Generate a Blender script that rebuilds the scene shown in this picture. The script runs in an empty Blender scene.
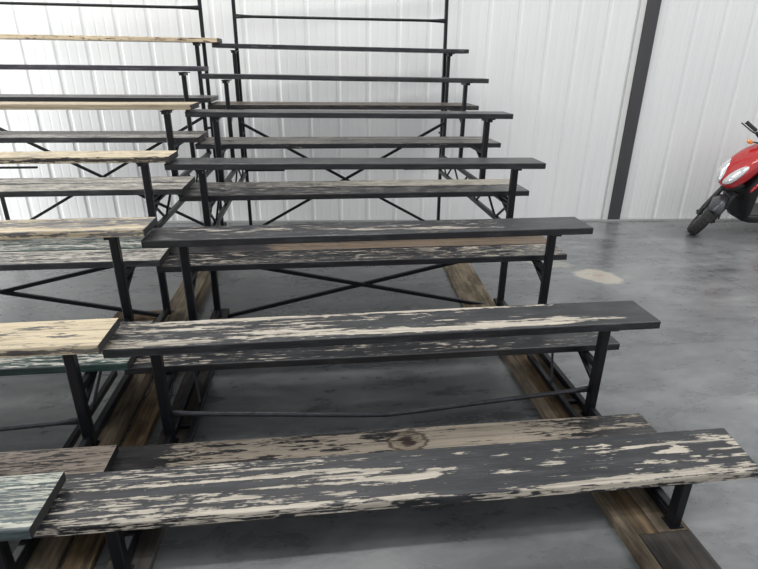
import bpy, bmesh, math, random
from mathutils import Vector, Matrix, noise
random.seed(4)
sc = bpy.context.scene
col = sc.collection

# ------------------------------------------------------------------ helpers
def obj(name, bm, mat, parent=None, smooth=False):
    me = bpy.data.meshes.new(name)
    bmesh.ops.recalc_face_normals(bm, faces=bm.faces[:])
    bm.to_mesh(me); bm.free()
    o = bpy.data.objects.new(name, me); col.objects.link(o)
    if mat: me.materials.append(mat)
    if smooth:
        for p in me.polygons: p.use_smooth = True
    if parent: o.parent = parent
    return o

def thing(name, label, cat, group=None, loc=(0, 0, 0), rotz=0):
    o = bpy.data.objects.new(name, None); col.objects.link(o)
    o.location = loc; o.rotation_euler = (0, 0, rotz); o.empty_display_size = .1
    o['label'] = label; o['category'] = cat
    if group: o['group'] = group
    return o

def tag(o, label, cat, group=None):
    o['label'] = label; o['category'] = cat
    if group: o['group'] = group
    return o

def struct(o):
    o['kind'] = 'structure'; return o

def add_box(bm, x0, x1, y0, y1, z0, z1, bev=0):
    r = bmesh.ops.create_cube(bm, size=1)
    vs = r['verts']
    for v in vs:
        v.co = Vector((x0 if v.co.x < 0 else x1, y0 if v.co.y < 0 else y1, z0 if v.co.z < 0 else z1))
    if bev:
        es = {e for v in vs for e in v.link_edges}
        bmesh.ops.bevel(bm, geom=list(es), offset=bev, segments=2, affect='EDGES', profile=.6)
    return vs

def add_bar(bm, a, b, w, h=None, up=(0, 0, 1), bev=.003):
    """rectangular bar from a to b, w across, h along 'up'"""
    h = h or w
    a = Vector(a); b = Vector(b); d = (b - a); L = d.length; d.normalize()
    upv = Vector(up)
    s = d.cross(upv)
    if s.length < 1e-3: s = d.cross(Vector((0, 1, 0)))
    s.normalize(); u = s.cross(d)
    M = Matrix((s, d, u)).transposed().to_4x4(); M.translation = (a + b) / 2
    vs = add_box(bm, -w / 2, w / 2, -L / 2, L / 2, -h / 2, h / 2, 0)
    bmesh.ops.transform(bm, matrix=M, verts=vs)
    if bev:
        es = {e for v in vs for e in v.link_edges}
        bmesh.ops.bevel(bm, geom=list(es), offset=bev, segments=1, affect='EDGES')

def add_tube(bm, pts, rads, n=12, closed_ends=True):
    pts = [Vector(p) for p in pts]
    if not isinstance(rads, (list, tuple)): rads = [rads] * len(pts)
    rings = []
    t0 = (pts[1] - pts[0]).normalized()
    ref = Vector((0, 0, 1)) if abs(t0.z) < .9 else Vector((0, 1, 0))
    for i, p in enumerate(pts):
        t = (pts[min(i + 1, len(pts) - 1)] - pts[max(i - 1, 0)]).normalized()
        s = t.cross(ref).normalized(); u = s.cross(t)
        r = rads[i]; rs, ru = (r if isinstance(r, tuple) else (r, r))
        rings.append([bm.verts.new(p + s * math.cos(2 * math.pi * k / n) * rs + u * math.sin(2 * math.pi * k / n) * ru) for k in range(n)])
    for a, b in zip(rings, rings[1:]):
        for k in range(n):
            bm.faces.new((a[k], a[(k + 1) % n], b[(k + 1) % n], b[k]))
    if closed_ends:
        bm.faces.new(rings[0]); bm.faces.new(rings[-1][::-1])

def add_lathe(bm, prof, M, n=32):
    """prof: (radius, along-axis) closed loop profile, revolved about local Y"""
    rings = []
    for k in range(n):
        a = 2 * math.pi * k / n
        rings.append([bm.verts.new(M @ Vector((r * math.cos(a), t, r * math.sin(a)))) for r, t in prof])
    m = len(prof)
    for k in range(n):
        A, B = rings[k], rings[(k + 1) % n]
        for j in range(m):
            bm.faces.new((A[j], A[(j + 1) % m], B[(j + 1) % m], B[j]))

def add_loft(bm, rings, M=None, cap=True):
    R = [[bm.verts.new((M @ Vector(p)) if M else Vector(p)) for p in r] for r in rings]
    n = len(R[0])
    for a, b in zip(R, R[1:]):
        for k in range(n):
            bm.faces.new((a[k], a[(k + 1) % n], b[(k + 1) % n], b[k]))
    if cap:
        bm.faces.new(R[0]); bm.faces.new(R[-1][::-1])

def subsurf(o, lv=2):
    m = o.modifiers.new('sub', 'SUBSURF'); m.levels = lv; m.render_levels = lv
    for p in o.data.polygons: p.use_smooth = True

# ------------------------------------------------------------------ materials
def newmat(name):
    m = bpy.data.materials.new(name); m.use_nodes = True
    nt = m.node_tree; b = nt.nodes['Principled BSDF']
    return m, nt, b

def N(nt, t, **kw):
    n = nt.nodes.new(t)
    for k, v in kw.items():
        if k.startswith('i_'):
            n.inputs[k[2:]].default_value = v
        else: setattr(n, k, v)
    return n

def L(nt, a, b): nt.links.new(a, b)

def ramp(nt, fac, stops):
    r = N(nt, 'ShaderNodeValToRGB')
    e = r.color_ramp.elements
    while len(e) > 1: e.remove(e[-1])
    for i, (p, c) in enumerate(stops):
        x = e[0] if i == 0 else e.new(p)
        x.position = p; x.color = (*c, 1) if len(c) == 3 else c
    L(nt, fac, r.inputs['Fac']); return r

def coords(nt, scale, seed=0):
    tc = N(nt, 'ShaderNodeTexCoord'); mp = N(nt, 'ShaderNodeMapping')
    mp.inputs['Scale'].default_value = scale; mp.inputs['Location'].default_value = (seed * 3.7, seed * 1.9, seed * 5.1)
    L(nt, tc.outputs['Object'], mp.inputs['Vector']); return mp.outputs['Vector']

def nz(nt, scale, seed, detail=4, rough=.55, dist=0):
    n = N(nt, 'ShaderNodeTexNoise'); n.inputs['Scale'].default_value = 1
    n.inputs['Detail'].default_value = detail; n.inputs['Roughness'].default_value = rough
    n.inputs['Distortion'].default_value = dist
    L(nt, coords(nt, scale, seed), n.inputs['Vector']); return n.outputs['Fac']

def math_(nt, op, a, b=None, c=None, clamp=False):
    m = N(nt, 'ShaderNodeMath', operation=op); m.use_clamp = clamp
    for i, x in enumerate((a, b, c)):
        if x is None: continue
        if isinstance(x, (int, float)): m.inputs[i].default_value = x
        else: L(nt, x, m.inputs[i])
    return m.outputs[0]

def mixc(nt, f, a, b):
    m = N(nt, 'ShaderNodeMix', data_type='RGBA')
    if isinstance(f, (int, float)): m.inputs[0].default_value = f
    else: L(nt, f, m.inputs[0])
    for i, x in ((6, a), (7, b)):
        if isinstance(x, tuple): m.inputs[i].default_value = (*x, 1)
        else: L(nt, x, m.inputs[i])
    return m.outputs[2]

def board_mat(name, paint, wood, seed, grainy=.3, knot=None, rough=.36, chips=1.5):
    m, nt, b = newmat(name)
    wear = N(nt, 'ShaderNodeAttribute', attribute_name='wear').outputs['Fac']
    fl = nz(nt, (7, 62, 62), seed, 6, .62, .5)         # flake edges
    st = nz(nt, (1.6, 210, 210), seed + 1, 3, .65)       # fine grain streaks
    a = math_(nt, 'MULTIPLY', math_(nt, 'SUBTRACT', fl, .5), 2.3)
    s = math_(nt, 'MULTIPLY', math_(nt, 'SUBTRACT', st, .5), grainy * 3.2)
    v = math_(nt, 'ADD', math_(nt, 'ADD', wear, a), s)
    sp_ = nz(nt, (22, 90, 90), seed + 6, 3, .6)
    v = math_(nt, 'ADD', v, math_(nt, 'MULTIPLY', math_(nt, 'SUBTRACT', sp_, .5), chips))
    mask = ramp(nt, v, [(.45, (0, 0, 0)), (.60, (1, 1, 1))]).outputs['Color']
    # bare wood
    g1 = nz(nt, (1.6, 55, 55), seed + 2, 5, .6, .8)
    wd = tuple(x * .5 for x in wood); wl = tuple(min(.95, x * 1.22) for x in wood)
    wc = ramp(nt, g1, [(.3, wd), (.48, wood), (.68, wl)]).outputs['Color']
    dirt = ramp(nt, nz(nt, (6, 40, 40), seed + 3, 4, .6), [(.3, (.55, .53, .5)), (.45, (1, 1, 1))]).outputs['Color']
    mm = N(nt, 'ShaderNodeMix', data_type='RGBA', blend_type='MULTIPLY'); mm.inputs[0].default_value = .8
    L(nt, wc, mm.inputs[6]); L(nt, dirt, mm.inputs[7]); wc = mm.outputs[2]
    # paint: worn thin along the grain
    g2 = nz(nt, (2.5, 190, 190), seed + 4, 5, .7)
    pc = ramp(nt, g2, [(.3, tuple(x * .7 for x in paint)), (.55, paint), (.78, tuple(min(.9, x * 2.6 + .02) for x in paint))]).outputs['Color']
    mo = ramp(nt, nz(nt, (5, 26, 26), seed + 8, 5, .7), [(.32, (.45, .45, .47)), (.5, (1, 1, 1)), (.66, (2.3, 2.25, 2.15))]).outputs['Color']
    m2 = N(nt, 'ShaderNodeMix', data_type='RGBA', blend_type='MULTIPLY'); m2.inputs[0].default_value = 1
    L(nt, pc, m2.inputs[6]); L(nt, mo, m2.inputs[7]); pc = m2.outputs[2]
    if knot:
        tc = N(nt, 'ShaderNodeTexCoord'); sub = N(nt, 'ShaderNodeVectorMath', operation='SUBTRACT')
        sub.inputs[1].default_value = (knot[0], knot[1], 0)
        L(nt, tc.outputs['Object'], sub.inputs[0])
        sx = N(nt, 'ShaderNodeVectorMath', operation='MULTIPLY'); sx.inputs[1].default_value = (9, 11, 0)
        L(nt, sub.outputs[0], sx.inputs[0])
        ln = N(nt, 'ShaderNodeVectorMath', operation='LENGTH'); L(nt, sx.outputs[0], ln.inputs[0])
        d = math_(nt, 'ADD', ln.outputs['Value'], math_(nt, 'MULTIPLY', math_(nt, 'SUBTRACT', fl, .5), .9))
        kr = ramp(nt, d, [(0, (.10, .08, .07)), (.26, (.13, .10, .09)), (.36, (.8, .78, .74)), (.62, (.8, .77, .72)), (.7, (.22, .19, .18)), (.78, (.3, .27, .25)), (.86, (1, 1, 1))]).outputs['Color']
        km = N(nt, 'ShaderNodeMix', data_type='RGBA', blend_type='MULTIPLY'); km.inputs[0].default_value = 1
        L(nt, wc, km.inputs[6]); L(nt, kr, km.inputs[7]); wc = km.outputs[2]
    L(nt, mixc(nt, mask, pc, wc), b.inputs['Base Color'])
    b.inputs['Specular IOR Level'].default_value = .55
    rr = math_(nt, 'ADD', math_(nt, 'MULTIPLY', mask, .3), rough)
    L(nt, rr, b.inputs['Roughness'])
    bp = N(nt, 'ShaderNodeBump'); bp.inputs['Strength'].default_value = .35; bp.inputs['Distance'].default_value = .003
    hh = math_(nt, 'ADD', math_(nt, 'MULTIPLY', mask, -.6), math_(nt, 'MULTIPLY', g2, .5))
    L(nt, hh, bp.inputs['Height']); L(nt, bp.outputs['Normal'], b.inputs['Normal'])
    return m

def simple(name, c, rough=.5, metal=0, var=.0, scale=(20, 20, 20), coat=0):
    m, nt, b = newmat(name)
    b.inputs['Roughness'].default_value = rough; b.inputs['Metallic'].default_value = metal
    if coat: b.inputs['Coat Weight'].default_value = coat; b.inputs['Coat Roughness'].default_value = .08
    if var:
        n = nz(nt, scale, 2, 4)
        r = ramp(nt, n, [(.3, tuple(x * (1 - var) for x in c)), (.7, tuple(min(1, x * (1 + var)) for x in c))])
        L(nt, r.outputs['Color'], b.inputs['Base Color'])
    else:
        n = nz(nt, scale, 2, 2)
        r = ramp(nt, n, [(.0, tuple(x * .96 for x in c)), (1, tuple(min(1, x * 1.04) for x in c))])
        L(nt, r.outputs['Color'], b.inputs['Base Color'])
    return m

def steel_mat():
    m, nt, b = newmat('black painted steel')
    n = nz(nt, (9, 9, 9), 3, 6, .65)
    r = ramp(nt, n, [(.3, (.005, .006, .008)), (.66, (.010, .011, .015)), (.76, (.022, .02, .02)), (.84, (.08, .06, .05))])
    L(nt, r.outputs['Color'], b.inputs['Base Color']); b.inputs['Roughness'].default_value = .38
    b.inputs['Specular IOR Level'].default_value = .35
    return m
STEEL = steel_mat()
ROD = simple('worn grey rod', (.06, .062, .07), .3, .6, .3, (30, 30, 30))

def timber_mat(name, a, b_, c, seed):
    m, nt, b = newmat(name)
    g = nz(nt, (40, 2.0, 40), seed, 5, .65, .6)
    r = ramp(nt, g, [(.28, a), (.5, b_), (.72, c)])
    st = ramp(nt, nz(nt, (9, 3, 9), seed + 1, 4, .6), [(.36, (.28, .25, .22)), (.55, (1, 1, 1))])
    mm = N(nt, 'ShaderNodeMix', data_type='RGBA', blend_type='MULTIPLY'); mm.inputs[0].default_value = .85
    L(nt, r.outputs['Color'], mm.inputs[6]); L(nt, st.outputs['Color'], mm.inputs[7])
    L(nt, mm.outputs[2], b.inputs['Base Color']); b.inputs['Roughness'].default_value = .8
    return m

def floor_mat():
    m, nt, b = newmat('smooth grey concrete')
    tc = N(nt, 'ShaderNodeTexCoord'); P = tc.outputs['Object']
    big = nz(nt, (.9, 1.5, 1), 1, 5, .6, .5)
    mid = nz(nt, (3, 6.5, 1), 5, 7, .68, .3)
    c1 = ramp(nt, big, [(.3, (.125, .133, .139)), (.5, (.185, .194, .20)), (.7, (.26, .268, .27))]).outputs['Color']
    c2 = ramp(nt, mid, [(.28, (.58, .59, .60)), (.5, (.95, .95, .95)), (.68, (1.32, 1.31, 1.28))]).outputs['Color']
    mm = N(nt, 'ShaderNodeMix', data_type='RGBA', blend_type='MULTIPLY'); mm.inputs[0].default_value = 1
    L(nt, c1, mm.inputs[6]); L(nt, c2, mm.inputs[7]); c = mm.outputs[2]
    sep = N(nt, 'ShaderNodeSeparateXYZ'); L(nt, P, sep.inputs[0])
    # tan spill
    def blob(cx, cy, rx, ry, rot, colr, c, k=.9, lo=.8, hi=1.0, nsc=(6, 6, 1)):
        mp = N(nt, 'ShaderNodeMapping'); mp.vector_type = 'TEXTURE'
        mp.inputs['Location'].default_value = (cx, cy, 0); mp.inputs['Rotation'].default_value = (0, 0, rot); mp.inputs['Scale'].default_value = (rx, ry, 1e3)
        L(nt, P, mp.inputs['Vector'])
        ln = N(nt, 'ShaderNodeVectorMath', operation='LENGTH'); L(nt, mp.outputs[0], ln.inputs[0])
        d = math_(nt, 'ADD', ln.outputs['Value'], math_(nt, 'MULTIPLY', math_(nt, 'SUBTRACT', nz(nt, nsc, 9, 4, .6), .5), 1.1))
        f = ramp(nt, d, [(0, (k,) * 3), (lo, (k,) * 3), (min(1, hi), (0, 0, 0))]).outputs['Color']
        return mixc(nt, f, c, colr)
    c = blob(3.95, 2.72, .24, .16, -.9, (.50, .46, .38), c)
    c = blob(3.62, 3.1, .30, .12, -.5, (.40, .38, .32), c, .6)
    c = blob(3.96, 2.74, .05, .03, 0, (.40, .27, .22), c, .6)
    # saw joints
    def line(ax, pos, w, c):
        v = sep.outputs[ax]
        d = math_(nt, 'ABSOLUTE', math_(nt, 'SUBTRACT', v, pos))
        f = math_(nt, 'LESS_THAN', d, w)
        return mixc(nt, math_(nt, 'MULTIPLY', f, .75), c, (.07, .07, .07))
    c = line(0, 5.02, .005, c); c = line(1, 1.53, .003, c); c = line(0, -1.4, .005, c); c = line(1, -2.1, .004, c)
    L(nt, c, b.inputs['Base Color'])
    L(nt, ramp(nt, mid, [(.3, (.22,) * 3), (.7, (.38,) * 3)]).outputs['Color'], b.inputs['Roughness'])
    b.inputs['Specular IOR Level'].default_value = 1.0
    bp = N(nt, 'ShaderNodeBump'); bp.inputs['Strength'].default_value = .12; bp.inputs['Distance'].default_value = .01
    L(nt, mid, bp.inputs['Height']); L(nt, bp.outputs['Normal'], b.inputs['Normal'])
    return m

def wall_mat():
    m, nt, b = newmat('white metal liner panel')
    n = nz(nt, (3, 3, .7), 6, 5, .6)
    r = ramp(nt, n, [(.3, (.83, .845, .845)), (.7, (.88, .89, .885))])
    st = ramp(nt, nz(nt, (25, 25, .8), 7, 4, .6), [(.25, (.975, .975, .975)), (.5, (1, 1, 1))])
    mm = N(nt, 'ShaderNodeMix', data_type='RGBA', blend_type='MULTIPLY'); mm.inputs[0].default_value = 1
    L(nt, r.outputs['Color'], mm.inputs[6]); L(nt, st.outputs['Color'], mm.inputs[7])
    L(nt, mm.outputs[2], b.inputs['Base Color']); b.inputs['Roughness'].default_value = .42
    return m

# ------------------------------------------------------------------ setting
bm = bmesh.new(); add_box(bm, -13, 11, -8, 6, -.12, 0)
struct(obj('floor', bm, floor_mat()))

WK = -.06
def wy(x): return 4.72 + WK * x
bm = bmesh.new()
prof = []
x = 1.828 - .307 * 46
wn = Vector((-WK, -1, 0)).normalized()   # wall normal toward the room
wallpts = []
while x < 11:
    for dx, h in ((-.030, 0), (-.012, -.012), (.012, -.012), (.030, 0), (.095, 0), (.103, -.0014), (.111, -.0014), (.119, 0), (.188, 0), (.196, -.0014), (.204, -.0014), (.212, 0)):
        wallpts.append((x + dx, h))
    x += .307
lo = []; hi = []; bl = []; bh = []
for (px, h) in wallpts:
    px2 = px + wn.x * h; py = wy(px) + wn.y * h
    lo.append(bm.verts.new((px2, py, 0))); hi.append(bm.verts.new((px2, py, 5)))
    bl.append(bm.verts.new((px, wy(px) + .12, 0))); bh.append(bm.verts.new((px, wy(px) + .12, 5)))
for i in range(len(lo) - 1):
    bm.faces.new((lo[i], lo[i + 1], hi[i + 1], hi[i])); bm.faces.new((bl[i + 1], bl[i], bh[i], bh[i + 1]))
    bm.faces.new((hi[i], hi[i + 1], bh[i + 1], bh[i])); bm.faces.new((lo[i + 1], lo[i], bl[i], bl[i + 1]))
struct(obj('wall_back', bm, wall_mat()))
DK = simple('dark grey painted column', (.058, .058, .062), .5, 0, .12, (6, 6, 2))
bm = bmesh.new()
vs = add_box(bm, -.07, .07, -.035, 0, 0, 5, .006)
bmesh.ops.transform(bm, matrix=Matrix.Translation((5.02, wy(5.02) + .002, 0)) @ Matrix.Rotation(math.atan(WK), 4, 'Z'), verts=bm.verts[:])
c_ = struct(obj('trim_1', bm, DK))
bm = bmesh.new()                                  # pale jamb strip beside the column
add_box(bm, -.055, .0, -.022, 0, 0, 5, .004)
bmesh.ops.transform(bm, matrix=Matrix.Translation((4.948, wy(4.948) + .002, 0)) @ Matrix.Rotation(math.atan(WK), 4, 'Z'), verts=bm.verts[:])
struct(obj('trim_2', bm, simple('pale grey jamb', (.72, .73, .71), .5)))
bm = bmesh.new()                                  # base angle along the foot of the wall
add_box(bm, -17, 5.5, -.02, 0, 0, .018)
bmesh.ops.transform(bm, matrix=Matrix.Translation((5, wy(5) - .014, 0)) @ Matrix.Rotation(math.atan(WK), 4, 'Z'), verts=bm.verts[:])
struct(obj('baseboard_back', bm, simple('grey base angle', (.42, .42, .41), .6)))

# ------------------------------------------------------------------ bleacher geometry (metres, fitted to the photograph)
S1, RISE, RUN, T, W = .3853, .2368, .6803, .0363, .235
FY, FZ = .2333, -.2415
PW = .208                                        # footboard plank width

def interp(st, u):
    if isinstance(st, (int, float)): return st
    if u <= st[0][0]: return st[0][1]
    for (a, va), (b, vb) in zip(st, st[1:]):
        if u <= b: return va + (vb - va) * (u - a) / (b - a)
    return st[-1][1]

def board(name, parent, xl, xr, y0, w, z, mat, top=0., front=0., back=None, flakes=(), dz=(0, 0), dy=(0, 0), xb=(0, 0), t=T, nx=110, label=None, seed=0, end=0., streak=0, nv=12):
    """plank whose top front edge runs from (xl,y0,z) to (xr,y0,z); 'wear' (bare wood) is stored per vertex"""
    bm = bmesh.new()
    r = .005
    prof = [(0, -t + .002, 'f'), (0, -t * .5, 'f'), (0, -r, 'f'), (r * .3, -r * .3, 'e'), (r, 0, 't')]
    prof += [(r + (w - 2 * r) * j / nv, 0, 't') for j in range(1, nv)]
    prof += [(w - r, 0, 't'), (w - r * .3, -r * .3, 't'), (w, -r, 'b'), (w, -t + .002, 'b'), (w - .002, -t, 'b'), (.002, -t, 'b')]
    wl = bm.verts.layers.float.new('wear')
    rings = []
    for i in range(nx + 1):
        f = i / nx; u = (xr - xl) * f
        wob = (noise.noise(Vector((f * 3, seed * 7.7, z))) * .0025)
        ring = []
        for (py, pz, k) in prof:
            ex = xl + (xr - xl) * f + (xb[0] * (1 - f) + xb[1] * f) * py / w
            rag = noise.noise(Vector((f * 40, seed * 3.1, py * 30))) * .0012
            v = bm.verts.new((ex, y0 + py + dy[0] * (1 - f) + dy[1] * f + rag, z + pz + dz[0] * (1 - f) + dz[1] * f + wob))
            if k == 't':
                val = interp(top, u)
                q = py / w
                for fl in flakes:
                    fu, fv, ru, rv, amp = fl; rv = max(rv, .028)
                    dd = ((u - fu) / ru) ** 2 + ((q - fv) / rv) ** 2
                    if dd < 2.2: val += amp * max(0, 1 - dd / 2.2)
            elif k in 'fe':
                val = interp(front, u)
                if streak and pz == -t * .5: val -= streak * (.6 + .6 * noise.noise(Vector((u * 5, seed, 0))))
            else: val = interp(top, u) * .3 if back is None else back
            if i in (0, nx): val = min(val, max(end, .0)) if k != 't' else val
            v[wl] = val
            ring.append(v)
        rings.append(ring)
    m = len(prof)
    for A, B in zip(rings, rings[1:]):
        for j in range(m):
            bm.faces.new((A[j], A[(j + 1) % m], B[(j + 1) % m], B[j]))
    for R in (rings[0], rings[-1]):
        vs = [bm.verts.new(v.co) for v in R]
        for v in vs: v[wl] = end
        f_ = bm.faces.new(vs); f_.material_index = 1
    o = obj(name, bm, mat, parent); o.data.materials.append(CAP if end < 0 else mat)
    if label: o['label'] = label
    return o

BL = (.018, .0192, .0228)                             # charcoal paint
def charcoal(n, wood=(.52, .47, .40), seed=0, g=.3, **k): return board_mat(n, BL, wood, seed, g, **k)

CAP = simple('dark painted board end', (.018, .018, .02), .5, 0, .3, (60, 60, 60))
def make_bleacher(label, ox, oz, xf, x_right, ydy, mats_seat, mats_foot, seat_over, foot_over, xr_board, post_dx):
    """xf: x of the two side frames; seats run x_right..xr_board"""
    root = thing('bleacher', label, 'bleacher', None, (0, 0, 0))
    GZ = .038 + (oz if oz else 0)                 # top of the timber it stands on
    zs = lambda k: S1 + (k - 1) * RISE + oz         # top of seat k
    ys = lambda k: (k - 1) * RUN + ydy
    yl = lambda k: ys(k) + .12                      # leg centre
    zf = lambda k: zs(k - 1) + FZ                   # top of footboard k (k >= 2)
    YP = yl(7) + .085                               # guard posts
    for fi, X in enumerate(xf):
        sgn = 1 if fi == 0 else -1                  # toward the middle of the bleacher
        bm = bmesh.new()                            # frame body: footboard bearers + base rail
        for k in range(2, 8):
            zt = zf(k) - T - .002
            y1 = yl(k) if k < 7 else YP
            add_bar(bm, (X, yl(k - 1) + .0, zt - .016), (X, y1, zt - .016), .03, .032)
        fr = obj('side_frame', bm, STEEL, root)
        bm = bmesh.new()
        add_bar(bm, (X, yl(1), GZ + .028), (X, yl(4), GZ + .028), .032, .04)
        add_bar(bm, (X + sgn * .085, yl(1) + .35, GZ + .02), (X + sgn * .085, yl(3) - .1, GZ + .02), .028, .03)
        add_bar(bm, (X, yl(2) + .1, GZ + .02), (X + sgn * .1, yl(2) + .1, GZ + .02), .022)
        add_bar(bm, (X, yl(1) + .42, GZ + .02), (X + sgn * .1, yl(1) + .42, GZ + .02), .022)
        add_bar(bm, (X + sgn * .085, yl(2) + .26, GZ + .02), (X + sgn * .03, yl(2) + .44, zf(3) - T - .02), .012)
        obj('base_rail', bm, STEEL, fr)
        # long truss under the upper rows
        bm = bmesh.new()
        zb, zt = .62 + oz, .785 + oz
        add_bar(bm, (X, yl(4), zb), (X, YP, zb), .03, .034)
        add_bar(bm, (X, yl(4), zt), (X, YP, zt), .03, .034)
        n = 8; y0 = yl(4) + .03; yy = YP - .03
        for j in range(n):
            a = y0 + (yy - y0) * j / n; b = y0 + (yy - y0) * (j + 1) / n
            p, q = ((zt, zb) if j % 2 == 0 else (zb, zt))
            add_bar(bm, (X, a, p), (X, b, q), .013, bev=0)
        obj('truss', bm, STEEL, fr)
        for k in range(1, 8):
            bot = GZ if k <= 4 else zt
            top_ = zs(k) - T - .006
            bm = bmesh.new()
            lw = .042 if k < 6 else .034
            add_bar(bm, (X, yl(k), bot), (X, yl(k), top_), lw, lw, up=(0, 1, 0), bev=.005)
            if k <= 4: add_box(bm, X - .028, X + .028, yl(k) - .028, yl(k) + .028, bot, bot + .006)
            obj('leg', bm, STEEL, fr)
            bm = bmesh.new()                        # angle plate under the seat
            add_box(bm, X - .022, X + .036, ys(k) + .03, ys(k) + W - .02, zs(k) - T - .008, zs(k) - T - .001)
            add_box(bm, X - .018, X + .018, ys(k) + .04, ys(k) + W - .03, zs(k) - T - .026, zs(k) - T - .007)
            obj('seat_bracket', bm, STEEL, fr)
            if k < 7:                                # gusset from the leg up to the footboard
                z0 = zf(k + 1) - T
                bm = bmesh.new()
                if z0 > .2:
                    add_bar(bm, (X, yl(k) + .01, z0 - .10), (X, yl(k) + .2, z0 - .012), .03, .024)
                else:
                    add_bar(bm, (X, yl(k) + .01, z0 - .05), (X, yl(k) + .2, z0 - .012), .03, .024)
                obj('gusset', bm, STEEL, fr)
        # guard post behind the top seat
        bm = bmesh.new()
        pdx = post_dx[fi]
        add_bar(bm, (X + pdx[0], YP, GZ), (X + pdx[1], YP, 2.62 + oz), .032, .032, up=(0, 1, 0), bev=.005)
        for z in (1.55, 1.28, 1.02):
            add_bar(bm, (X + pdx[1] * .8, YP, z + oz), (X, yl(7), z + oz), .03, .02)
        obj('guard_post', bm, STEEL, root)
        # short arms that carry the cross braces
        bm = bmesh.new()
        add_bar(bm, (X, yl(4), .485 + oz), (X + sgn * .43, yl(4), .485 + oz), .03, .02)
        obj('brace_arm', bm, STEEL, fr); bm = bmesh.new()
        add_bar(bm, (X, YP - .03, .655 + oz), (X + sgn * .40, YP - .03, .655 + oz), .03, .02)
        obj('brace_arm', bm, STEEL, fr)
    xa, xb = xf
    def flat_end_rod(a, m, b, r):
        bm = bmesh.new(); a = Vector(a); b = Vector(b); m = Vector(m)
        pts = []; rad = []
        for i in range(25):
            f = i / 24
            p = a * (1 - f) ** 2 + 2 * f * (1 - f) * (2 * m - (a + b) / 2) + b * f ** 2
            pts.append(p)
            e = min(f, 1 - f)
            rad.append((r * .35, r * 1.7) if e < .04 else ((r * .7, r * 1.25) if e < .08 else (r, r)))
        add_tube(bm, pts, rad, 10)
        return bm
    for z in (2.055, 2.6):
        o = obj('guard_rail', flat_end_rod((xa + post_dx[0][1], YP - .02, z + oz), ((xa + xb) / 2, YP - .02, z + oz), (xb + post_dx[1][1], YP - .02, z + oz), .0125), STEEL, root, True)
    bm = bmesh.new(); A = Vector((xa, yl(2), .205 + oz * .5)); B = Vector((xb, yl(2), .204 + oz * .5)); Mi = Vector(((xa + xb) / 2 - .02, yl(2) + .01, .113 + oz))
    pts = [A, A.lerp(Mi, .05), A.lerp(Mi, .1), A.lerp(Mi, .9), Mi + Vector((0, 0, .003)), Mi.lerp(B, .1), Mi.lerp(B, .9), Mi.lerp(B, .95), B]
    add_tube(bm, pts, [(.004, .019), (.005, .018), .0115, .0115, .0115, .0115, .0115, (.005, .018), (.004, .019)], 10)
    o = obj('tie_rod', bm, ROD, root, True)
    for (Y, z0, z1) in ((YP - .11, 1.13, -.03), (yl(4) + .02, .445, -.04)):
        for s in (0, 1):
            bm = bmesh.new()
            A = (xa, Y + s * .012, (z0 if s == 0 else z1 + .04) + oz); B = (xb, Y + s * .012, (z1 + .04 if s == 0 else z0) + oz)
            add_bar(bm, A, B, .022, .026, up=(0, 0, 1), bev=.002)
            obj('cross_brace', bm, STEEL, root)
    for k in range(1, 8):
        d = dict(seat_over.get(k, {})); mt = mats_seat[k]
        board('seat_board', root, d.pop('xl', x_right), d.pop('xr', xr_board), ys(k) + d.pop('y', 0), W, zs(k), mt, nx=300 if k < 4 else 80, nv=36 if k < 4 else 10, seed=k + ox, **d)
    for k in range(2, 8):
        for j in (0, 1):
            d = dict(foot_over.get((k, j), {})); mt = mats_foot[(k, j)]
            y = ys(k - 1) + FY + j * (PW + .013) + .002
            board('footboard', root, d.pop('xl', x_right - .02), d.pop('xr', xr_board), y, PW, zf(k), mt, nx=240 if k == 2 else 70, nv=30 if k == 2 else 10, seed=k * 2 + j + 20 + ox, **d)
    return root

# ---- right hand bleacher --------------------------------------------------
ms = {1: charcoal('paint flaked charcoal A', (.53, .48, .40), 1, .5),
      2: charcoal('paint flaked charcoal B', (.52, .47, .39), 2, .45),
      3: charcoal('paint flaked charcoal C', (.38, .34, .29), 3, .4)}
m_dark = charcoal('charcoal paint', (.19, .18, .165), 4, .55)
for k in (4, 5, 6, 7): ms[k] = m_dark
m_tan = board_mat('bare tan wood with black streaks', (.03, .028, .028), (.50, .425, .335), 6, .45, knot=(1.912, .57))
m_fl = charcoal('scuffed charcoal', (.44, .39, .32), 7, .4)
m_fl2 = board_mat('brown bare plank', (.03, .028, .03), (.17, .125, .085), 8, .3)
m_grey = charcoal('weathered grey', (.30, .28, .25), 9, .5)
m_cream = board_mat('cream bare plank', (.04, .04, .045), (.40, .37, .31), 10, .4)
mf = {(2, 0): m_tan, (2, 1): m_tan, (3, 0): m_fl, (3, 1): m_fl, (4, 0): m_fl, (4, 1): m_fl2, (5, 0): m_grey, (5, 1): m_cream,
      (6, 0): m_grey, (6, 1): m_grey, (7, 0): m_fl2, (7, 1): m_fl2}
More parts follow.
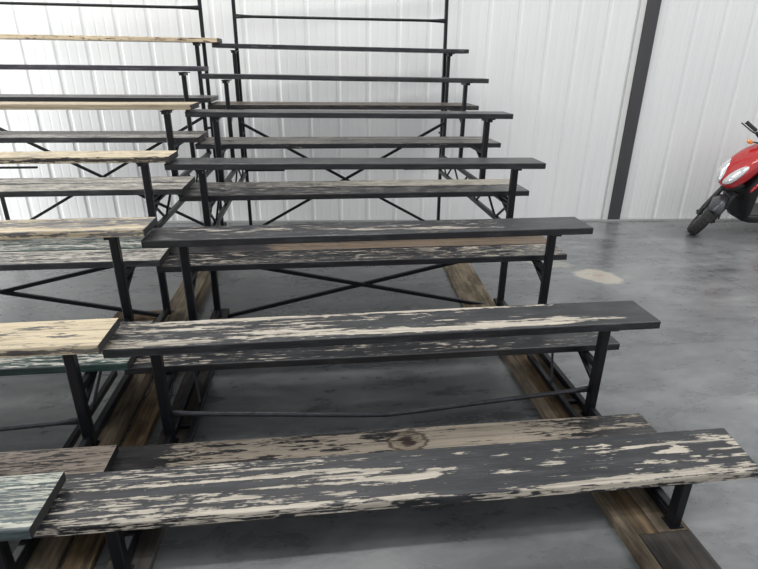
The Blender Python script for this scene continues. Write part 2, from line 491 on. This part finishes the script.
R1F = [  # (u, v, ru, rv, amp) flakes of the front seat, read off the photograph
    (.62, .67, .32, .03, .5), (.86, .62, .35, .025, .5), (.75, .86, .45, .03, .35), (.35, .80, .35, .03, .4), (.4, .62, .35, .03, .4), (.3, .4, .3, .03, .35), (.45, .25, .35, .03, .35), (.2, .15, .25, .04, .3), (.5, .92, .4, .03, .35), (.55, .5, .3, .06, -.3),
    (.78, .42, .14, .035, .6), (.90, .39, .05, .03, .5), (.94, .53, .16, .05, .65), (1.10, .43, .14, .045, .8), (1.17, .42, .06, .07, .75), (1.08, .34, .12, .02, .7), (.96, .21, .07, .02, .6), (.92, .19, .04, .03, .5), (1.05, .61, .07, .018, .65), (.95, .64, .06, .02, .5), (.62, .28, .05, .02, .5),
    (1.09, .74, .03, .02, .5), (1.17, .57, .025, .03, .5), (1.15, .22, .02, .03, .45), (1.15, .06, .14, .05, .6), (.8, .04, .35, .05, .6), (.45, .03, .35, .06, .5),
    (1.235, .49, .035, .06, .8), (1.225, .57, .02, .03, .55), (1.29, .52, .02, .04, .6), (1.29, .44, .02, .025, .5), (1.34, .80, .035, .03, .6), (1.32, .84, .02, .015, .5), (1.47, .74, .035, .02, .6), (1.49, .78, .02, .02, .5), (1.57, .62, .02, .02, .55), (1.64, .47, .04, .07, .75), (1.67, .5, .03, .02, .5),
    (1.44, .38, .08, .035, .7), (1.50, .385, .05, .04, .6), (1.57, .38, .02, .02, .5), (1.69, .76, .025, .02, .55), (1.75, .77, .02, .02, .5), (1.67, .61, .02, .02, .45), (1.84, .76, .05, .05, .7), (1.88, .8, .03, .02, .5), (1.85, .635, .07, .025, .7), (1.95, .68, .06, .03, .7), (1.86, .39, .025, .02, .55),
    (2.03, .70, .08, .028, .75), (2.12, .74, .05, .03, .65), (2.13, .62, .03, .06, .8), (2.10, .55, .07, .05, .85), (2.28, .80, .08, .035, .75), (2.36, .78, .03, .025, .6), (2.22, .71, .06, .03, .7), (2.31, .72, .06, .03, .7), (2.36, .64, .03, .06, .7), (2.31, .52, .05, .03, .6), (2.17, .40, .025, .02, .55), (2.24, .37, .03, .03, .6), (2.27, .34, .02, .02, .55), (2.33, .34, .03, .02, .6), (2.19, .29, .02, .02, .5),
    (2.02, .37, .10, .022, .7), (2.07, .31, .12, .02, .7), (2.13, .17, .18, .03, .55), (2.0, .10, .12, .05, .6), (2.18, .07, .16, .05, .55), (1.80, .04, .16, .08, .7), (1.62, .02, .14, .06, .55), (1.45, .08, .03, .04, .5), (1.49, .1, .02, .03, .45), (2.34, .17, .03, .03, .6), (1.9, .02, .3, .05, .4)]
R2F = [(.3, .9, .3, .09, .5), (.9, .95, .5, .07, .6), (1.55, .95, .4, .06, .75), (1.95, .87, .12, .03, .5), (.35, .65, .3, .05, .5), (.75, .7, .12, .08, .4), (1.05, .72, .1, .06, .4), (.2, .15, .3, .10, .55), (.62, .42, .1, .1, .35),
       (.95, .2, .35, .10, .6), (.75, .36, .2, .06, .5), (1.3, .17, .25, .08, .65), (1.6, .14, .28, .09, .8), (1.55, .32, .1, .08, .5), (1.85, .22, .22, .11, .85), (1.92, .34, .07, .09, .7), (2.12, .26, .1, .035, .6), (2.06, .36, .03, .03, .55), (2.2, .23, .07, .03, .5), (1.69, .48, .07, .035, .7), (1.79, .36, .04, .03, .6), (1.42, .5, .05, .04, .5), (1.25, .6, .08, .04, .4),
       (.8, .5, .1, .05, .35), (2.17, .7, .02, .02, .4), (2.23, .62, .03, .02, .4), (1.3, .8, .2, .04, .4)]
R3F = [(.35, .62, .05, .07, .65), (.47, .45, .05, .05, .6), (.62, .62, .10, .06, .6), (.82, .7, .08, .05, .5), (1.0, .5, .12, .05, .5), (1.15, .4, .14, .07, .6), (1.3, .6, .12, .05, .45), (1.5, .35, .14, .1, .6), (1.62, .3, .09, .06, .55), (1.75, .6, .08, .05, .4), (.2, .75, .12, .05, .4), (1.85, .3, .06, .06, .45)]
seat_over = {1: dict(xl=.682, xr=3.05, xb=(0, .035), top=[(0, .22), (.55, .2), (.85, .12), (1.1, .0), (1.4, -.08), (1.9, -.05), (2.37, .08)], front=[(0, .35), (.5, .55), (1.0, .6), (1.25, .2), (1.5, .65), (2.37, .7)], flakes=R1F, label='front seat board with charcoal paint flaked to pale wood', t=.033),
             2: dict(xl=.702, xr=3.062, dy=(-.03, 0), top=[(0, .24), (.4, .2), (.9, .14), (1.3, .06), (1.9, -.1), (2.37, -.25)], front=-.5, flakes=R2F, label='seat board with a long pale bare band along its front edge'),
             3: dict(xl=.692, xr=3.049, top=[(0, .12), (.8, .18), (1.6, .15), (2.0, .0), (2.37, -.1)], front=-.55, flakes=R3F, dy=(-.035, -.01), dz=(-.008, -.002)),
             4: dict(xl=.662, xr=3.04, dz=(.006, -.010), top=.2, front=-.2),
             5: dict(xl=.668, xr=3.04, dz=(.012, 0), top=.32, front=-.2),
             6: dict(xl=.668, xr=3.047, dz=(.009, -.007), top=.3, front=-.1),
             7: dict(xl=.675, xr=3.045, dz=(.016, 0), top=.3, front=-.1)}
F2F = [(u_, v_, ru, rv, a) for (u_, v_, ru, rv, a) in [(1.0, .97, .25, .05, -.75), (.8, .8, .1, .03, -.5), (.58, .3, .12, .05, -.6), (.5, .18, .14, .04, -.5), (.7, .4, .08, .04, -.45), (1.13, .8, .07, .12, -.75), (1.14, .3, .06, .07, -.6), (.93, .45, .06, .04, -.5), (.45, .6, .08, .04, -.5), (.85, .2, .1, .03, -.5), (2.1, .75, .15, .08, -.5), (2.25, .4, .12, .1, -.6), (2.0, .4, .12, .05, -.4), (1.9, .9, .2, .05, -.4)]]
foot_over = {(2, 1): dict(top=[(0, -.3), (.16, -.2), (.26, .6), (1, .8), (1.7, .95), (1.95, .7), (2.1, .5), (2.4, .35)], front=.3, flakes=F2F, label='bare tan footboard with a dark round knot'),
             (2, 0): dict(top=.5, front=-.2),
             (3, 0): dict(top=[(0, .34), (.5, .3), (.9, .2), (2.4, .1)], front=-.6, flakes=[(1.1, .5, .04, .06, .5), (1.5, .4, .03, .08, .6), (1.85, .78, .05, .08, .7), (2.0, .8, .06, .07, .7), (2.12, .8, .06, .08, .7), (2.25, .85, .05, .08, .7)]),
             (3, 1): dict(top=.25, front=-.3),
             (4, 0): dict(top=[(0, .32), (1, .26), (2.4, .4)], front=-.3),
             (4, 1): dict(top=[(0, -.2), (.55, 0), (.65, .8), (2.4, .9)], front=-.1, label='brown bare rear footboard plank'),  # shade under the seat in front is put into the dark left stretch
             (5, 0): dict(top=.3, front=-.2), (5, 1): dict(top=[(0, .3), (1.0, .5), (1.4, .75), (2.4, .8)], front=.1),
             (6, 0): dict(top=.45, front=.05), (6, 1): dict(top=.5, front=.1),
             (7, 0): dict(top=.5, front=.2), (7, 1): dict(top=.5, front=.3, )}
make_bleacher('seven-row bleacher of flaking charcoal planks in the middle, its right end open to the floor', 0, 0, (.85, 2.88), .682, 0, ms, mf, seat_over, foot_over, 3.05, ((.01, .02), (.01, -.035)))

# ---- left hand bleacher ----------------------------------------------------
ml = {1: board_mat('worn pale green paint', (.055, .078, .08), (.56, .57, .49), 11, .8),
      2: board_mat('bare cream yellow plank', (.10, .09, .08), (.62, .52, .36), 12, .25),
      3: board_mat('grey painted plank with yellow edge', (.13, .125, .125), (.60, .51, .36), 13, .3),
      4: board_mat('cream plank with tan edge', (.06, .05, .045), (.60, .51, .36), 14, .3),
      5: board_mat('light brown plank', (.07, .05, .045), (.46, .385, .27), 15, .3),
      6: board_mat('violet grey paint', (.045, .042, .056), (.3, .27, .25), 16, .3),
      7: board_mat('yellow tan plank', (.09, .06, .045), (.60, .49, .33), 17, .3)}
g_dk = board_mat('dark green paint', (.025, .055, .05), (.58, .56, .50), 18, .4)
g_wh = board_mat('worn charcoal with sheen in colour', (.05, .052, .058), (.60, .57, .50), 19, .5)  # whitish tops partly carry the glossy sheen in their colour
g_br = board_mat('grey brown bare footboard', (.05, .045, .045), (.42, .35, .29), 20, .4)
mfl = {(2, 0): g_br, (2, 1): g_br, (3, 0): g_dk, (3, 1): g_wh, (4, 0): g_wh, (4, 1): g_dk, (5, 0): g_wh, (5, 1): g_wh, (6, 0): g_wh, (6, 1): m_grey, (7, 0): m_grey, (7, 1): m_grey}
def ro(x0, x1): return dict(xl=x0, xr=x1)
seat_l = {1: dict(xr=.714, dy=(-.03, 0), top=.46, front=-.3, end=-1, label='seat board with worn pale green paint'),
          2: dict(xr=.72, dy=(-.075, -.04), top=.85, front=[(0, .9), (2.3, .8)], streak=1.2, end=-1, flakes=[(2.1, .7, .1, .05, -.5), (2.2, .35, .08, .04, -.5), (1.9, .5, .12, .05, -.5)], label='seat board stripped to cream yellow wood'),
          3: dict(xr=.72, dy=(-.03, 0), top=[(0, .3), (2.37, .3)], front=.68, streak=.5, end=-1, flakes=[(2.3, .25, .12, .12, .5), (2.0, .12, .3, .1, .5), (1.7, .2, .2, .14, .6), (1.9, .9, .5, .06, .4)], label='seat board with grey top and bare yellow front edge'),
          4: dict(xr=.702, dy=(-.01, .02), top=.75, front=.68, streak=.8, end=-1, label='seat board bare cream with a tan streaked edge'),
          5: dict(xr=.735, dz=(0, .008), top=1.2, front=1.1, end=-1, label='seat board of bare light brown wood'),
          6: dict(xr=.712, dz=(0, .008), top=.1, front=-.6, end=-1),
          7: dict(xr=.742, top=.8, front=.75, end=-1, label='top seat board of bare yellow tan wood')}
foot_l = {(2, 0): dict(top=.7, front=.1, end=-1), (2, 1): dict(top=[(0, .8), (1.7, .5), (2.37, .72)], front=.4, end=-1, label='grey brown bare footboard'),
          (3, 0): dict(top=.45, front=-.6, end=-1, label='footboard with a dark green front edge'), (3, 1): dict(top=.4, front=-.55, end=-1),
          (4, 0): dict(top=.56, front=-.5, end=-1), (4, 1): dict(top=.5, front=-.6, end=-1),
          (5, 0): dict(top=.62, front=-.4, end=-1), (5, 1): dict(top=.52, front=-.6, end=-1),
          (6, 0): dict(top=.45, front=-.5, end=-1), (6, 1): dict(top=.4, front=-.4), (7, 0): dict(top=.35, front=-.4), (7, 1): dict(top=.4, front=-.3)}
for k, v in foot_l.items(): v['xr'] = .70
b2 = make_bleacher('seven-row bleacher cut by the left edge, some planks bare yellow wood', 100, .0568, (-1.49, .53), .715 - 2.37, -.053, ml, mfl, seat_l, foot_l, .715, ((0, 0), (.045, .05)))

# ------------------------------------------------------------------ timbers under the frames
t_tan = timber_mat('old tan timber', (.12, .09, .06), (.29, .235, .16), (.42, .35, .25), 31)
t_brown = timber_mat('old brown timber', (.06, .045, .03), (.18, .125, .07), (.30, .21, .12), 35)
t_dark = timber_mat('oil dark timber', (.03, .028, .026), (.07, .062, .055), (.12, .10, .085), 39)
t_tan_shade = timber_mat('old tan timber darkened for shade', (.07, .055, .04), (.20, .16, .11), (.30, .24, .17), 45)  # tan timber with the seat boards' shade put into its colour
def timber(x0, x1, y0, y1, z0, z1, mat, label, rz=0, grp='timbers under the bleachers'):
    bm = bmesh.new(); cx, cy = (x0 + x1) / 2, (y0 + y1) / 2
    add_box(bm, x0 - cx, x1 - cx, y0 - cy, y1 - cy, 0, z1 - z0, .004)
    o = obj('timber_plank', bm, mat); o.location = (cx, cy, z0); o.rotation_euler.z = rz
    return tag(o, label, 'plank', grp)
timber(2.722, 2.80, .085, 2.0, 0, .034, t_brown, 'dark brown strip between two tan strips under the right legs')
timber(2.802, 2.93, .085, 2.0, 0, .0375, t_tan_shade, 'tan board directly under the right legs, outer side of brown strip')
timber(2.665, 2.72, -1.3, 2.0, 0, .036, t_tan_shade, 'long narrow tan strip at right, running toward the camera beside the oil-dark board')
timber(2.722, 2.93, -1.3, .083, 0, .0375, t_dark, 'oil-dark board on the floor under the front right leg')
timber(2.667, 2.897, 2.03, 3.9, 0, .037, t_tan, 'tan plank behind the right legs, running slightly askew toward the wall', rz=-.06)
timber(2.865, 2.93, 2.05, 2.27, 0, .0375, t_dark, 'small dark block under the fourth right leg of the middle bleacher')
timber(.78, .93, -.8, 1.65, 0, .0375, t_dark, 'dark plank under the left legs of the middle bleacher')
timber(.80, .91, 2.05, 2.27, 0, .0375, t_dark, 'small dark block under the fourth left leg of the middle bleacher')
timber(.80, .91, 4.15, 4.35, 0, .0375, t_dark, 'small dark block under the left guard post of the middle bleacher')
timber(2.865, 2.93, 4.15, 4.35, 0, .0375, t_dark, 'small dark block under the right guard post of the middle bleacher')
timber(.625, .725, -.8, 1.9, 0, .036, t_brown, 'brown strip on the floor between the two bleachers')
timber(.49, .60, -.8, 1.9, 0, .0945, t_tan_shade, 'thick tan beam under the right front legs of the left bleacher')
timber(.50, .675, 1.95, 3.3, 0, .0945, t_tan, 'wide tan beam under the left bleacher, behind the crosswise brown plank')
timber(.48, .60, 4.1, 4.35, 0, .0945, t_dark, 'dark block under the right guard post of the left bleacher')
timber(-1.57, -1.41, -.8, 4.4, 0, .0945, t_brown, 'brown beam under the far left legs of the left bleacher')
timber(.15, .488, 2.135, 2.255, 0, .05, t_brown, 'brown plank lying crosswise against the wide tan beam')

# ------------------------------------------------------------------ scooter
RED = simple('glossy red plastic', (.50, .012, .015), .25, 0, .05, coat=1)
BLK = simple('black plastic', (.014, .014, .016), .42, 0, .1)
FEN = simple('satin dark plastic', (.035, .036, .045), .28, 0, .1, coat=.6)
RUB = simple('tyre rubber', (.032, .031, .030), .8, 0, .2, (60, 60, 60))
ALU = simple('cast alloy', (.55, .56, .57), .3, .9)
LENS = simple('clear headlight lens over reflector', (.80, .82, .86), .12, .55, .25, (60, 60, 60), coat=1)
AMB = simple('amber lens', (.85, .30, .06), .2, 0, .1, coat=1)
TAIL = simple('red lens', (.55, .02, .02), .2, 0, .1, coat=1)
SEATM = simple('black vinyl', (.02, .02, .021), .5, 0, .1)
GREY = simple('dark grey floor mat', (.06, .06, .065), .6, 0, .1)

HEAD = math.radians(186)          # heading of the body
LEAN = math.radians(-12)
scooter = thing('scooter', 'red and black motor scooter parked by the white wall, front wheel turned', 'scooter', None, (5.66, 3.84, 0), HEAD)
RW = .225
# steering: axis through the wheel centre, raked back
ax = Vector((-.47, 0, .88)).normalized()
P0 = Vector((-.04, 0, RW))
STEER = math.radians(45)
MS = Matrix.Translation(P0) @ Matrix.Rotation(STEER, 4, ax) @ Matrix.Translation(-P0)
ML = Matrix.Rotation(LEAN, 4, 'X')
BX = -.13
def part(name, bm, mat, parent=scooter, M=None, sub=0, smooth=True, label=None):
    MM = ML @ (M or Matrix.Translation((BX, 0, 0)))
    bmesh.ops.transform(bm, matrix=MM, verts=bm.verts[:])
    o = obj(name, bm, mat, parent, smooth)
    if sub: subsurf(o, sub)
    if label: o['label'] = label
    return o
def wheel(cx, M):
    bm = bmesh.new(); MC = Matrix.Translation((cx, 0, RW))
    prof = [(RW - .075, -.035), (RW - .05, -.052), (RW - .02, -.052), (RW - .006, -.036), (RW, -.015), (RW, .015), (RW - .006, .036), (RW - .02, .052), (RW - .05, .052), (RW - .075, .035)]
    add_lathe(bm, prof, MC, 48)
    for k in range(30):                           # tread blocks
        a = 2 * math.pi * k / 30
        for s in (-1, 1):
            vs = add_box(bm, -.007, .007, .006, .034, -.002, .0035)
            bmesh.ops.transform(bm, matrix=MC @ Matrix.Rotation(a, 4, 'Y') @ Matrix.Translation((0, 0, RW - .0015)) @ Matrix.Rotation(s * .5, 4, 'Z') @ Matrix.Scale(s, 4, (0, 1, 0)), verts=vs)
    w = part('wheel', bm, RUB, M=M)
    bm = bmesh.new()
    add_lathe(bm, [(RW - .085, -.034), (RW - .07, -.036), (RW - .07, .036), (RW - .085, .034)], MC, 40)
    add_lathe(bm, [(.0, -.045), (.035, -.045), (.035, .045), (.0, .045)], MC, 20)
    for k in range(5):
        a = 2 * math.pi * k / 5
        add_bar(bm, MC @ Vector((.03 * math.cos(a), 0, .03 * math.sin(a))), MC @ Vector(((RW - .08) * math.cos(a), 0, (RW - .08) * math.sin(a))), .03, .022, up=(0, 1, 0))
    part('rim', bm, ALU, w, M=M, smooth=False)
wheel(0, MS); wheel(-1.26 + BX, Matrix())
# front fender: arched shell over the wheel
def shell(bm, cx, cz, R, a0, a1, wid, th, n=14, m=7, drop=.05):
    rings = []
    for i in range(n + 1):
        a = a0 + (a1 - a0) * i / n; e = math.sin(math.pi * i / n) ** .5
        ww = wid * (.62 + .38 * e); ring = []
        for j in range(m + 1):
            s = -1 + 2 * j / m
            rr = R - drop * abs(s) ** 2.2
            ring.append((cx + rr * math.cos(a), s * ww, cz + rr * math.sin(a)))
        for j in range(m, -1, -1):
            s = -1 + 2 * j / m
            rr = R - th - drop * abs(s) ** 2.2
            ring.append((cx + rr * math.cos(a), s * (ww - th), cz + rr * math.sin(a)))
        rings.append(ring)
    add_loft(bm, rings)
bm = bmesh.new(); shell(bm, 0, RW, RW + .055, math.radians(42), math.radians(165), .085, .006, drop=.085)
part('front_fender', bm, FEN, M=MS, sub=1)
bm = bmesh.new()
for s in (-1, 1):
    a = Vector((0, s * .075, RW)); b = a + ax * .33; b.y = s * .07
    add_tube(bm, [a - ax * .03, a + ax * .1, b], [.022, .026, .024], 14)
    add_bar(bm, (0, s * .075, RW), (-.0, s * .03, RW), .03)
    add_bar(bm, (.03, s * .07, RW + .15), (.13, s * .09, RW + .12), .014, .02)
add_tube(bm, [(0, -.11, RW), (0, .11, RW)], .012, 10)
c = Vector((0, 0, RW)) + ax * .33
add_bar(bm, c + Vector((0, -.09, 0)), c + Vector((0, .09, 0)), .05, .04)
part('fork', bm, BLK, M=MS, smooth=False)
bm = bmesh.new(); add_tube(bm, [c, Vector((0, 0, RW)) + ax * .8], .03, 14)
part('steering_column', bm, BLK, M=Matrix())
# nose cowl (red)
def sec(cx, cz, tilt, w, h, n=16, p=2.6, flat=0.):
    """superellipse section, normal in the XZ plane tilted by tilt"""
    out = []
    for k in range(n):
        a = 2 * math.pi * k / n; ca, sa = math.cos(a), math.sin(a)
        yy = w * math.copysign(abs(ca) ** (2 / p), ca); vv = h * math.copysign(abs(sa) ** (2 / p), sa)
        out.append((cx + vv * math.cos(tilt), yy, cz + vv * math.sin(tilt)))
    return out
bm = bmesh.new()
rings = [sec(.045, .545, .5, .045, .025), sec(.04, .575, .5, .10, .055), sec(.0, .645, .5, .145, .085), sec(-.06, .73, .55, .165, .10),
         sec(-.13, .82, .6, .165, .095), sec(-.21, .90, .65, .15, .075), sec(-.28, .955, .7, .12, .05), sec(-.31, .975, .7, .07, .025)]
add_loft(bm, rings)
part('nose_cowl', bm, RED, sub=2)
# headlights: twin swept lenses
bm = bmesh.new()
for s in (-1, 1):
    rr = []
    for (x, z, yo, wy_, hh) in ((.105, .60, .035, .025, .012), (.098, .63, .058, .048, .03), (.075, .69, .08, .058, .036), (.035, .755, .098, .046, .03), (-.01, .81, .112, .02, .012)):
        r = []
        for k in range(12):
            a = 2 * math.pi * k / 12
            r.append((x + hh * math.sin(a) * .5 - .028 * (yo / .1) ** 2, s * (yo + wy_ * math.cos(a)), z + hh * math.sin(a)))
        rr.append(r)
    add_loft(bm, rr)
hl = part('headlight', bm, LENS, sub=2)
# lower dark beak and leg shield
bm = bmesh.new()
add_loft(bm, [sec(.0, .50, .2, .06, .05), sec(-.05, .56, .3, .11, .07), sec(-.12, .62, .4, .13, .07)])
part('beak', bm, BLK, sub=2)
bm = bmesh.new()
add_loft(bm, [sec(-.27, .20, .05, .16, .035), sec(-.24, .32, .1, .20, .05), sec(-.20, .48, .2, .215, .06), sec(-.20, .62, .3, .205, .06), sec(-.25, .78, .4, .18, .06), sec(-.33, .93, .5, .12, .045)])
part('leg_shield', bm, BLK, sub=2)
for s in (-1, 1):
    bm = bmesh.new()
    add_loft(bm, [[(x, s * (yy + .014 * math.cos(a)), z + .03 * math.sin(a)) for a in [2 * math.pi * k / 10 for k in range(10)]] for (x, yy, z) in ((-.12, .175, .56), (-.14, .2, .62), (-.19, .2, .70), (-.26, .18, .80))])
    part('side_trim', bm, RED, sub=1, label='red trim flash on the leg shield')
bm = bmesh.new()
add_loft(bm, [sec(-.24, .22, 1.5, .15, .05, p=5), sec(-.45, .21, 1.57, .17, .05, p=5), sec(-.75, .21, 1.57, .17, .05, p=5), sec(-.86, .24, 1.6, .16, .07, p=5)])
part('floorboard', bm, BLK, sub=1)
bm = bmesh.new(); add_box(bm, -.74, -.34, -.13, .13, .258, .266, .003)
part('floor_mat', bm, GREY, smooth=False)
bm = bmesh.new()
add_loft(bm, [sec(-.74, .44, 1.75, .11, .20, p=3), sec(-.84, .50, 1.7, .16, .23, p=3), sec(-1.05, .56, 1.6, .18, .20, p=3), sec(-1.35, .66, 1.5, .16, .12, p=3), sec(-1.62, .72, 1.4, .09, .06, p=3)])
part('rear_body', bm, RED, sub=2)
bm = bmesh.new()
add_loft(bm, [sec(-.76, .75, 1.57, .10, .03), sec(-.86, .77, 1.57, .15, .05), sec(-1.1, .77, 1.57, .16, .045), sec(-1.3, .83, 1.57, .15, .055), sec(-1.55, .84, 1.57, .11, .04), sec(-1.62, .83, 1.57, .06, .02)])
part('seat', bm, SEATM, sub=2)
bm = bmesh.new(); add_loft(bm, [sec(-1.60, .70, 1.4, .10, .04), sec(-1.66, .71, 1.4, .07, .03)]); part('tail_light', bm, TAIL, sub=1)
bm = bmesh.new(); shell(bm, -1.26, RW, RW + .05, math.radians(35), math.radians(150), .075, .006); part('rear_fender', bm, BLK, sub=1)
bm = bmesh.new(); add_box(bm, -1.3, -.85, -.12, .11, .17, .36, .03); add_tube(bm, [(-.8, -.14, .2), (-1.1, -.17, .2), (-1.55, -.19, .34)], [.02, .045, .05], 14)
part('engine', bm, BLK, smooth=False)
# handlebar group (turns with the wheel)
H = Vector((0, 0, RW)) + ax * .90
bm = bmesh.new()
add_loft(bm, [[tuple(Vector((H.x + .05 * math.cos(a) * f, yy, H.z + .045 * math.sin(a) * f))) for a in [2 * math.pi * k / 14 for k in range(14)]] for yy, f in ((-.2, .45), (-.12, .9), (0, 1.35), (.12, .9), (.2, .45))])
hb = part('handlebar', bm, BLK, M=MS, sub=1)
for s in (-1, 1):
    bm = bmesh.new(); a = Vector((H.x - .01, s * .2, H.z + .01)); b = Vector((H.x - .07, s * .32, H.z + .01))
    add_tube(bm, [a, a.lerp(b, .1), a.lerp(b, .92), b], [.015, .018, .018, .021], 12); part('grip', bm, RUB, hb, M=MS)
    bm = bmesh.new(); add_tube(bm, [(H.x + .03, s * .17, H.z), (H.x + .035, s * .24, H.z + .0), (H.x + .01, s * .36, H.z + .01)], [(.011, .007), (.01, .006), (.007, .006)], 8); part('brake_lever', bm, BLK, hb, M=MS)
    bm = bmesh.new(); add_tube(bm, [(H.x + .04, s * .06, H.z - .035), (H.x + .07, s * .15, H.z - .065)], .008, 8)
    st = part('signal_stalk', bm, BLK, hb, M=MS)
    bm = bmesh.new(); add_loft(bm, [[(H.x + .075 + dx, s * .18 + .034 * f * math.cos(a), H.z - .075 + .024 * f * math.sin(a)) for a in [2 * math.pi * k / 12 for k in range(12)]] for dx, f in ((-.025, .5), (-.012, .95), (.01, 1), (.025, .6))])
    part('turn_signal', bm, AMB, hb, M=MS, sub=1, label='amber turn signal')
# side stand
bm = bmesh.new(); add_tube(bm, [(-.62, .13, .18), (-.58, .26, .070)], [.013, .012], 10); add_box(bm, -.61, -.55, .24, .29, .062, .070)
part('side_stand', bm, ALU, smooth=False)

# ------------------------------------------------------------------ light
w = bpy.data.worlds.new('hall'); sc.world = w; w.use_nodes = True
nt = w.node_tree; bg = nt.nodes['Background']
tc = N(nt, 'ShaderNodeTexCoord'); sp = N(nt, 'ShaderNodeSeparateXYZ'); L(nt, tc.outputs['Generated'], sp.inputs[0])
r = ramp(nt, math_(nt, 'MULTIPLY_ADD', sp.outputs[2], .5, .5), [(.0, (.2, .2, .2)), (.46, (.5, .5, .51)), (.52, (1.0, 1.01, 1.03)), (.75, (.85, .86, .88)), (1, (.62, .63, .65))])
ry = ramp(nt, math_(nt, 'MULTIPLY_ADD', sp.outputs[1], .5, .5), [(.1, (.85,) * 3), (.8, (1.15,) * 3)])
mw = N(nt, 'ShaderNodeMix', data_type='RGBA', blend_type='MULTIPLY'); mw.inputs[0].default_value = 1
L(nt, r.outputs['Color'], mw.inputs[6]); L(nt, ry.outputs['Color'], mw.inputs[7])
L(nt, mw.outputs[2], bg.inputs['Color']); bg.inputs['Strength'].default_value = .95

def lamp(name, loc, size, power, color=(1, .985, .96), target=None):
    d = bpy.data.lights.new(name, 'AREA'); d.shape = 'RECTANGLE'; d.size, d.size_y = size; d.energy = power; d.color = color
    o = bpy.data.objects.new(name, d); col.objects.link(o); o.location = loc
    if target: o.rotation_euler = (Vector(target) - Vector(loc)).to_track_quat('-Z', 'Y').to_euler()
    return o
lamp('ceiling_lamp', (-2.2, 3.0, 4.6), (2.4, .4), 75, target=(-2.0, 3.7, 0))
lamp('ceiling_lamp', (1.6, 2.8, 4.7), (2.4, .4), 60, target=(1.6, 3.6, 0))
lamp('ceiling_lamp', (5.2, 1.6, 4.7), (2.4, .4), 40, target=(5.2, 2.4, 0))
lamp('ceiling_lamp', (8.6, 2.0, 4.7), (2.4, .4), 35, target=(8.6, 2.8, 0))
lamp('left_fill', (-4.6, 2.6, 1.2), (3.4, 2.2), 170, color=(1, 1, .99), target=(1.5, 2.7, 0))  # unseen fill added to lift the left side and floor under the rows

# ------------------------------------------------------------------ camera
F, TI, PA, RO = 530.036, -.39416, .12369, .01322
cs, sn = math.cos(PA), math.sin(PA); ct, st_ = math.cos(TI), math.sin(TI)
r0 = Vector((cs, -sn, 0)); fw = Vector((ct * sn, ct * cs, st_)); u0 = Vector((-st_ * sn, -st_ * cs, ct))
right = math.cos(RO) * r0 + math.sin(RO) * u0; up = math.cos(RO) * u0 - math.sin(RO) * r0
cd = bpy.data.cameras.new('camera'); cam = bpy.data.objects.new('camera', cd); col.objects.link(cam)
M = Matrix((right, up, -fw)).transposed().to_4x4(); M.translation = (1.54832, -1.27475, 1.66706)
cam.matrix_world = M
cd.sensor_width = 36; cd.lens = 36 * F / 758; cd.clip_start = .02; cd.clip_end = 100
sc.camera = cam
vs_ = sc.view_settings
vs_.view_transform = 'Standard'; vs_.look = 'None'; vs_.gamma = 1; vs_.exposure = .08; vs_.use_curve_mapping = False
